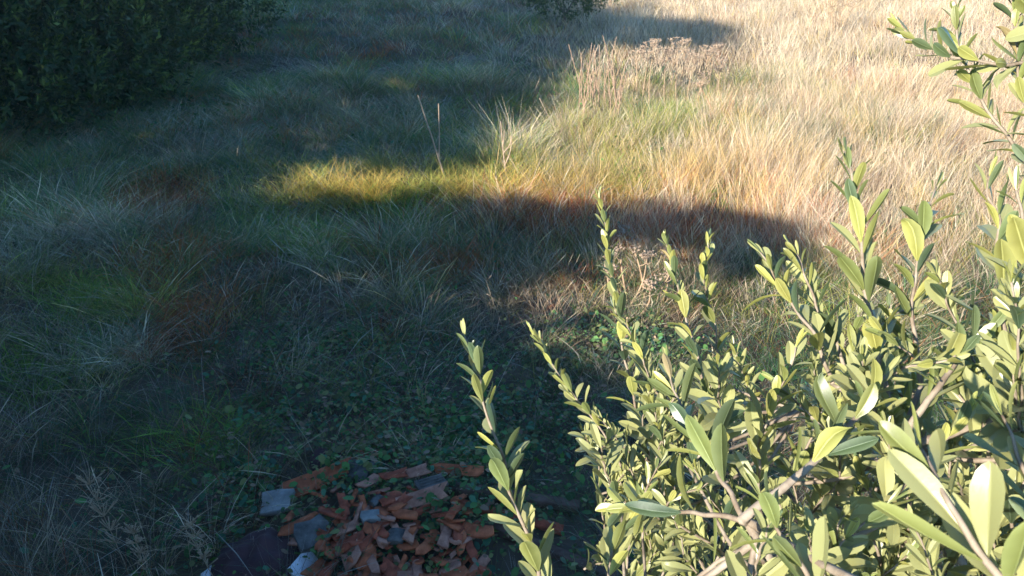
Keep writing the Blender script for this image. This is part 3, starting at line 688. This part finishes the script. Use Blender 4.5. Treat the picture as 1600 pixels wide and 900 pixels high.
def shoot(stem, leaves, pts, leafL, r0, from_t=0.0, spacing=None, tipscale=.45, wide=.32):
    P = bez(pts, 24); wb = rng.normal(0, 1, (3, 3)); ln = np.linalg.norm(np.array(pts[-1])-np.array(pts[0]))*.0055
    P = [np.array(p)+ln*(wb[0]*math.sin(i*.45)+wb[1]*math.sin(i*.9+1)+.5*wb[2]*math.sin(i*1.7)) for i, p in enumerate(P)]
    seg = [np.linalg.norm(P[i+1]-P[i]) for i in range(24)]; tot = sum(seg); cum = np.concatenate([[0], np.cumsum(seg)])
    stem.tube(P, r0, max(.0009, r0*.35), 6)
    leafL *= .93; spacing = spacing or leafL*.36; t = from_t*tot+spacing*.5; phase = random.random()*math.pi; k = 0
    while t < tot-.004:
        i = min(23, int(np.searchsorted(cum, t)-1)); i = max(i, 0); f = (t-cum[i])/(seg[i]+1e-9); p = P[i]*(1-f)+P[i+1]*f
        tan = (P[i+1]-P[i])/(seg[i]+1e-9)
        u = np.cross(tan, [0, 1, .2]); u /= np.linalg.norm(u)+1e-9; v = np.cross(tan, u)
        rel = t/tot; sc = 1-(1-tipscale)*max(0, (rel-.45)/.55)**1.3
        for sgn in (0, math.pi):
            if random.random() < .12: continue
            a = phase+k*math.pi/2+sgn+random.gauss(0, .28)
            rad = math.cos(a)*u+math.sin(a)*v
            open_ = math.radians(random.uniform(24, 58)*(1-.55*max(0, rel-.7)/.3))
            d = tan*math.cos(open_)+rad*math.sin(open_)+np.array([0, 0, .12])
            nrm = tan*math.sin(open_)-rad*math.cos(open_)
            nrm = nrm+rng.normal(0, .22, 3)
            L = leafL*sc*random.uniform(.72, 1.2); W = L*random.uniform(wide*.8, wide*1.25)
            olive_leaf(leaves, p+rad*r0*.5, d, nrm, L, W, leaf_color(), random.gauss(-.06, .16))
        k += 1; t += spacing*random.uniform(.75, 1.3)*(1-.35*rel)
    tan = P[-1]-P[-3]; tan /= np.linalg.norm(tan)
    for _ in range(2):
        d = tan+rng.normal(0, .16, 3); olive_leaf(leaves, P[-1], d, np.cross(d, rng.normal(size=3)), leafL*tipscale*random.uniform(.9, 1.2), leafL*tipscale*.2, leaf_color()*1.25, random.gauss(0, .05))

def olive():
    tb = np.array([1.95, 1.75, 0.0]); tb[2] = float(height(tb[0], tb[1]))
    root = tag(empty("olive_tree", tb), "sunlit olive tree with grey green leaves reaching in from the lower right", "tree")
    m = MB(); fork = np.array([1.9, 1.55, 1.75])
    P = bez([tb-[0, 0, .1], tb+[.05, .05, .7], tb+[-.08, -.02, 1.25], fork], 12)
    V, Fq, tri = tube_arrays(P, [.13-.045*i/12+.012*math.sin(i*2.3) for i in range(13)], 12); m.add(V, Fq, tri); m.build("trunk", M_bark, root)
    LL = .062
    # explicit shoots: list of (px,py,depth) from base to tip, leaf length, stem radius
    ex = [
     ([(868, 990, 1.02), (838, 880, 1.0), (798, 760, 1.0), (762, 650, 1.03), (731, 528, 1.06)], .058, .0032, .0, "left outermost shoot"),
     ([(1010, 720, 1.62), (985, 600, 1.6), (958, 440, 1.6), (938, 312, 1.6)], .058, .0032, .0, None),
     ([(985, 760, 1.6), (935, 665, 1.6), (875, 590, 1.62), (833, 516, 1.65)], .050, .0026, .0, None),
     ([(1060, 680, 1.5), (1015, 590, 1.5), (985, 520, 1.5), (958, 480, 1.5)], .050, .0022, .2, None),
     ([(1110, 640, 1.4), (1085, 540, 1.4), (1062, 460, 1.42), (1040, 375, 1.44)], .052, .0026, .0, None),
     ([(1130, 600, 1.5), (1115, 500, 1.5), (1100, 440, 1.5), (1108, 372, 1.5)], .050, .0022, .1, None),
     ([(1385, 620, .95), (1362, 500, .95), (1340, 350, .97), (1324, 235, 1.0)], .062, .0035, .0, None),
     ([(1300, 600, 1.05), (1270, 520, 1.05), (1225, 460, 1.08), (1190, 395, 1.1)], .060, .003, .1, None),
     ([(1330, 620, 1.1), (1300, 520, 1.1), (1262, 450, 1.1), (1243, 385, 1.12)], .058, .003, .2, None),
     ([(1440, 600, 1.0), (1425, 480, 1.0), (1440, 380, 1.02), (1462, 290, 1.05)], .060, .003, .1, None),
     ([(1560, 620, .85), (1570, 480, .85), (1560, 370, .86), (1543, 275, .88)], .062, .0035, .0, None),
     ([(1640, 600, .75), (1625, 480, .75), (1605, 380, .78), (1590, 300, .8)], .062, .0035, .0, None),
     ([(1160, 812, .72), (1235, 755, .72), (1300, 690, .74), (1352, 640, .76), (1380, 585, .78)], .056, .0046, .25, None),
     ([(1165, 810, .74), (1120, 735, .78), (1075, 660, .84), (1042, 575, .9)], .058, .003, .15, None),
     ([(1165, 812, .74), (1100, 803, .76), (1030, 798, .8), (955, 788, .86)], .052, .003, .25, None),
     ([(1400, 700, .8), (1450, 625, .8), (1500, 560, .82), (1555, 500, .84)], .056, .0042, .2, None),
     ([(1640, 96, 1.15), (1560, 100, 1.15), (1470, 82, 1.18), (1405, 42, 1.2)], .058, .0032, .15, None),
     ([(1650, 290, 1.15), (1590, 235, 1.18), (1535, 160, 1.2), (1500, 70, 1.22), (1488, -20, 1.24)], .052, .0034, .05, None),
     ([(1660, 270, 1.15), (1600, 160, 1.15), (1588, 60, 1.16), (1580, -30, 1.18)], .052, .003, .1, None),
     ([(1700, 60, 1.1), (1640, 40, 1.1), (1600, -10, 1.1), (1570, -50, 1.1)], .056, .003, .1, None),
     ([(1640, 1010, .42), (1560, 900, .42), (1490, 800, .43), (1440, 700, .46)], .062, .003, .1, None),
     ([(1720, 960, .56), (1650, 840, .58), (1600, 740, .60), (1570, 650, .62)], .062, .0032, .0, None),
     ([(1300, 1000, .62), (1260, 900, .62), (1225, 840, .63), (1190, 780, .64)], .058, .003, .1, None),
     ([(950, 960, 1.15), (960, 850, 1.15), (1000, 790, 1.15), (1030, 720, 1.16)], .054, .003, .2, None),
     ([(1060, 930, .8), (1120, 880, .8), (1180, 850, .8), (1235, 835, .8)], .052, .003, .3, None),
    ]
    mains = [[(1500, 1150, 1.0), (1250, 960, .95), (1165, 812, .74)], [(1500, 1100, 1.5), (1200, 900, 1.6), (1010, 720, 1.62)], [(1700, 1000, 1.1), (1480, 760, 1.0), (1385, 620, .95)],
             [(1750, 800, .9), (1640, 620, .8)], [(1850, 600, 1.1), (1720, 380, 1.0), (1650, 280, 1.03)], [(1400, 1150, 1.1), (1050, 1080, 1.05), (868, 990, 1.02)], [(1700, 1150, 1.6), (1450, 800, 1.5), (1250, 640, 1.4)]]
    nodes = []; br = []
    for mp in mains:
        pts = [fork]+[cp(*q) for q in mp]; P = bez(pts, 16); nodes.append(P)
        st = MB(); V, Fq, tri = tube_arrays(P, [.017-.0135*min(1, i/14) for i in range(17)], 8); st.add(V, Fq, tri); br.append([st, MB()])
    def nearest(p):
        best = None
        for bi, P in enumerate(nodes):
            for i in range(5, 17):
                d = np.linalg.norm(P[i]-p)
                if best is None or d < best[0]: best = (d, bi, i)
        return best
    for pts, L, r, ft, nm in ex:
        Q = [cp(*q) for q in pts]; d, bi, i = nearest(Q[0]); a = nodes[bi][i]
        if d > .02: br[bi][0].tube(bez([a, (a+Q[0])/2+[0, 0, -.04*d], Q[0]], 8), r*1.4, r, 6)
        # every explicit shoot is its own part
        st = MB(); lv = MB(); shoot(st, lv, Q, L, r, ft); so = st.build("shoot", M_twig, root); lv.build("leaves", M_olive, so)
    # filler shoots through the crown's volume (a rough wedge leaning out from the trunk)
    n = 0; tries = 0
    while n < 145 and tries < 5000:
        tries += 1; px = random.uniform(880, 1700); py = random.uniform(380, 1000)
        top = np.interp(px, [850, 960, 1050, 1150, 1250, 1400, 1600, 1700], [690, 600, 560, 500, 470, 440, 400, 380])
        if py < top: continue
        lo = np.interp(px, [880, 1100, 1300, 1600], [1.35, .95, .8, .62]); hi = np.interp(px, [880, 1100, 1300, 1600], [1.75, 1.75, 1.6, 1.4])
        dep = random.uniform(lo, hi)
        tip = cp(px, py, dep)
        if tip[2] < 1.3: continue
        base = tip+np.array([random.uniform(-.05, .16), random.uniform(-.06, .08), -random.uniform(.14, .26)])
        d, bi, i = nearest(base); a = nodes[bi][i]; br[bi][0].tube(bez([a, (a+base)/2+[0, 0, -.12*d], base], 7), .0035, .0025, 5)
        mid = (tip+base)/2+rng.normal(0, .028, 3)
        shoot(br[bi][0], br[bi][1], [base, mid, tip], random.uniform(.045, .060), .0022, 0.0); n += 1
    for _ in range(13):
        px = random.uniform(1200, 1720); py = random.uniform(520, 960); dep = random.uniform(.62, .9)
        tip = cp(px, py, dep); base = tip+np.array([random.uniform(-.04, .12), random.uniform(.0, .10), -random.uniform(.12, .2)])
        d, bi, i = nearest(base); a = nodes[bi][i]; br[bi][0].tube(bez([a, (a+base)/2+[0, 0, -.1*d], base], 7), .0035, .0025, 5)
        shoot(br[bi][0], br[bi][1], [base, (tip+base)/2+rng.normal(0, .015, 3), tip], random.uniform(.046, .058), .0022, 0.0)
    for st, lv in br:
        so = st.build("branch", M_twig, root)
        if lv.V: lv.build("leaves", M_olive, so)
olive()

leafy_weeds()

# ---------------------------------------------------------------- terrace underfoot, and unseen casters added to shade the meadow
def box(m, x0, x1, y0, y1, z0, z1):
    m.add([(x0, y0, z0), (x1, y0, z0), (x1, y1, z0), (x0, y1, z0), (x0, y0, z1), (x1, y0, z1), (x1, y1, z1), (x0, y1, z1)],
          [(0, 3, 2, 1), (4, 5, 6, 7), (0, 1, 5, 4), (1, 2, 6, 5), (2, 3, 7, 6), (3, 0, 4, 7)])
def house():  # unseen house, placed and sized to shade the meadow's left
    r = tag(empty("plaster_house", (-18, -6, 0)), "two storey plastered house behind the viewpoint, west of the terrace", "house")
    m = MB(); box(m, -24, -13.2, -9, -3.0, -.4, 6.3); m.build("wall", M_plaster, r, smooth=False)
    m = MB(); box(m, -24.3, -12.9, -9.3, -2.7, 6.303, 6.5); m.build("roof", M_rooft, r, smooth=False)
    for i in range(4):
        for z in (.9, 3.9):
            w_ = MB(); x = -23+i*2.6; box(w_, x, x+1.1, -3.02, -2.93, z, z+1.3); f = w_.build("window", M_plaster, r, smooth=False)
            g = MB(); box(g, x+.08, x+1.02, -2.96, -2.925, z+.08, z+1.22); g.build("pane", M_glass, f, smooth=False)
    t = tag(empty("terrace", (-5, -2, 0)), "raised plaster terrace under the viewpoint", "terrace")
    m = MB(); box(m, -13.1, 1.2, -6, -.5, -.4, 2.15); m.build("base", M_plaster, t, smooth=False)
    m = MB(); box(m, -13.1, -3.2, -.72, -.5, 2.153, 3.0); m.build("parapet", M_plaster, t, smooth=False)
house()
def inside(x, y, poly):
    c = np.zeros(len(x), bool); n = len(poly)
    for i in range(n):
        x0, y0 = poly[i]; x1, y1 = poly[(i+1) % n]
        k = ((y0 > y) != (y1 > y)) & (x < (x1-x0)*(y-y0)/(y1-y0+1e-12)+x0); c ^= k
    return c
Sh = np.array(AZ)/np.linalg.norm(AZ); Up = np.array([-Sh[1], Sh[0]])
def caster_tree(poly, base_w, us, n, leaf, spread, label, name="shade_tree", zmin=2.6, fuzz=.15, mode="tree", grp="trees that shade the meadow", holes=()):
    """trees standing towards the sun whose crowns throw the meadow's shade; crown points lie on sun rays of the shaded ground"""
    P = np.array(poly); x = rng.uniform(P[:, 0].min(), P[:, 0].max(), n*6); y = rng.uniform(P[:, 1].min(), P[:, 1].max(), n*6)
    xx = x+rng.normal(0, fuzz, len(x)); yy = y+rng.normal(0, fuzz*1.6, len(y))
    k = inside(x, y, poly)
    for hx, hy, ra, rb in holes:
        h0 = at(hx, hy); k &= ((x-h0[0])/ra)**2+((y-h0[1])/rb)**2 > .35+.9*fbm(x, y, .3, 17)
    G = np.stack([xx[k], yy[k]], 1)[:n]
    u = G@Up; us = np.array(us); who = np.argmin(np.abs(u[:, None]-us[None]), 1)
    for j, uj in enumerate(us):
        g = G[who == j]
        if len(g) < 30: continue
        b = uj*Up+base_w*Sh
        w0 = g@Sh; du = np.abs(g@Up-uj)
        t = (base_w+rng.normal(0, spread, len(g))-w0)/math.cos(EL)
        Q = np.stack([g[:, 0]+S[0]*t, g[:, 1]+S[1]*t, S[2]*t], 1); Q = Q[Q[:, 2] > zmin]
        if len(Q) < 10: continue
        b3 = np.array([b[0], b[1], 0.]); root = tag(empty(name, b3), label[j % len(label)], "tree" if mode == "tree" else "shrub", grp)
        m = MB(); zc = Q[:, 2].mean(); m.tube(bez([b3-[0, 0, .2], b3+[.1, 0, zc*.4], b3+[0, 0, zc]], 6), .22 if mode == "tree" else .05, .1 if mode == "tree" else .03, 8); m.build("trunk", M_bark, root)
        D = unit(len(Q)); L = leaf*(.7+.6*rng.random(len(Q)))
        c = (np.array((.04, .075, .02))+np.array((.05, .06, .02))*rng.random((len(Q), 1)))
        V, Fq, K = leaf_quads(Q, D, L, L*.7, c); np_obj("crown", V, [Fq], M_crown, root, colr=K)
def gp(px, py): p = at(px, py); return (p[0], p[1])
A = [(-34, 34), (-6, 40), (3.4, 33), gp(948, 38), gp(1040, 42), gp(1140, 52), gp(1150, 66), gp(1132, 88), gp(1000, 78), gp(905, 98), gp(868, 135), gp(862, 180), gp(838, 235), gp(790, 250), gp(640, 246), gp(560, 244), gp(478, 250), gp(462, 292), gp(300, 320), gp(0, 340), (-12, 8)]
caster_tree(A, 8.5, [-9, -13, -17, -22, -28, -35], 42000, .42, 1.6, ["tall broad tree towards the sun behind the viewpoint"])
B = [(-12, 8), gp(-200, 330), gp(300, 330), gp(400, 328), gp(500, 338), gp(700, 326), gp(830, 322), gp(1000, 345), gp(1150, 352), gp(1250, 365), gp(1262, 385), gp(1180, 425), gp(1090, 425), gp(1010, 395), gp(940, 405), gp(850, 440), gp(740, 450),
     gp(720, 505), gp(810, 535), gp(900, 600), gp(1040, 645), gp(1130, 690), gp(1170, 760), (1.6, 3.4), (-9, 3.4)]
caster_tree(B, 6.5, [-10, -7.4, -5.2, -3.4], 30000, .22, .7, ["tall leafy shrub growing beside the terrace behind the viewpoint"], name="terrace_shrub", zmin=1.2, fuzz=.19, mode="shrub", grp="shrubs beside the terrace",
           holes=[(1085, 418, .75, .6), (1030, 445, .6, .5), (985, 395, .6, .75), (620, 360, .35, .2), (880, 360, .4, .22), (700, 450, .4, .3), (590, 440, .3, .25), (360, 345, .5, .35), (30, 415, .5, .3), (140, 345, .5, .35), (660, 425, .45, .3), (770, 470, .5, .35), (760, 395, .3, .2), (845, 505, .6, .4), (1080, 385, .35, .3), (905, 440, .5, .4)])  # gaps cut in the added shrubs so sun flecks fall through

# ---------------------------------------------------------------- added thin blue haze volume, standing in for the lens veil
def veil_haze():
    m = bpy.data.materials.new("haze"); m.use_nodes = True; t = m.node_tree; t.nodes.clear()
    v = t.nodes.new("ShaderNodeVolumePrincipled"); v.inputs["Color"].default_value = (.70, .85, 1, 1); v.inputs["Density"].default_value = .0008
    v.inputs["Anisotropy"].default_value = 0.1
    o = t.nodes.new("ShaderNodeOutputMaterial"); t.links.new(v.outputs[0], o.inputs["Volume"])
    b = MB(); box(b, -1520, 1520, -1520, 1520, -2.5, 16.5); tag(b.build("haze", m, origin=(0, 0, 0), smooth=False), kind="stuff")
veil_haze()
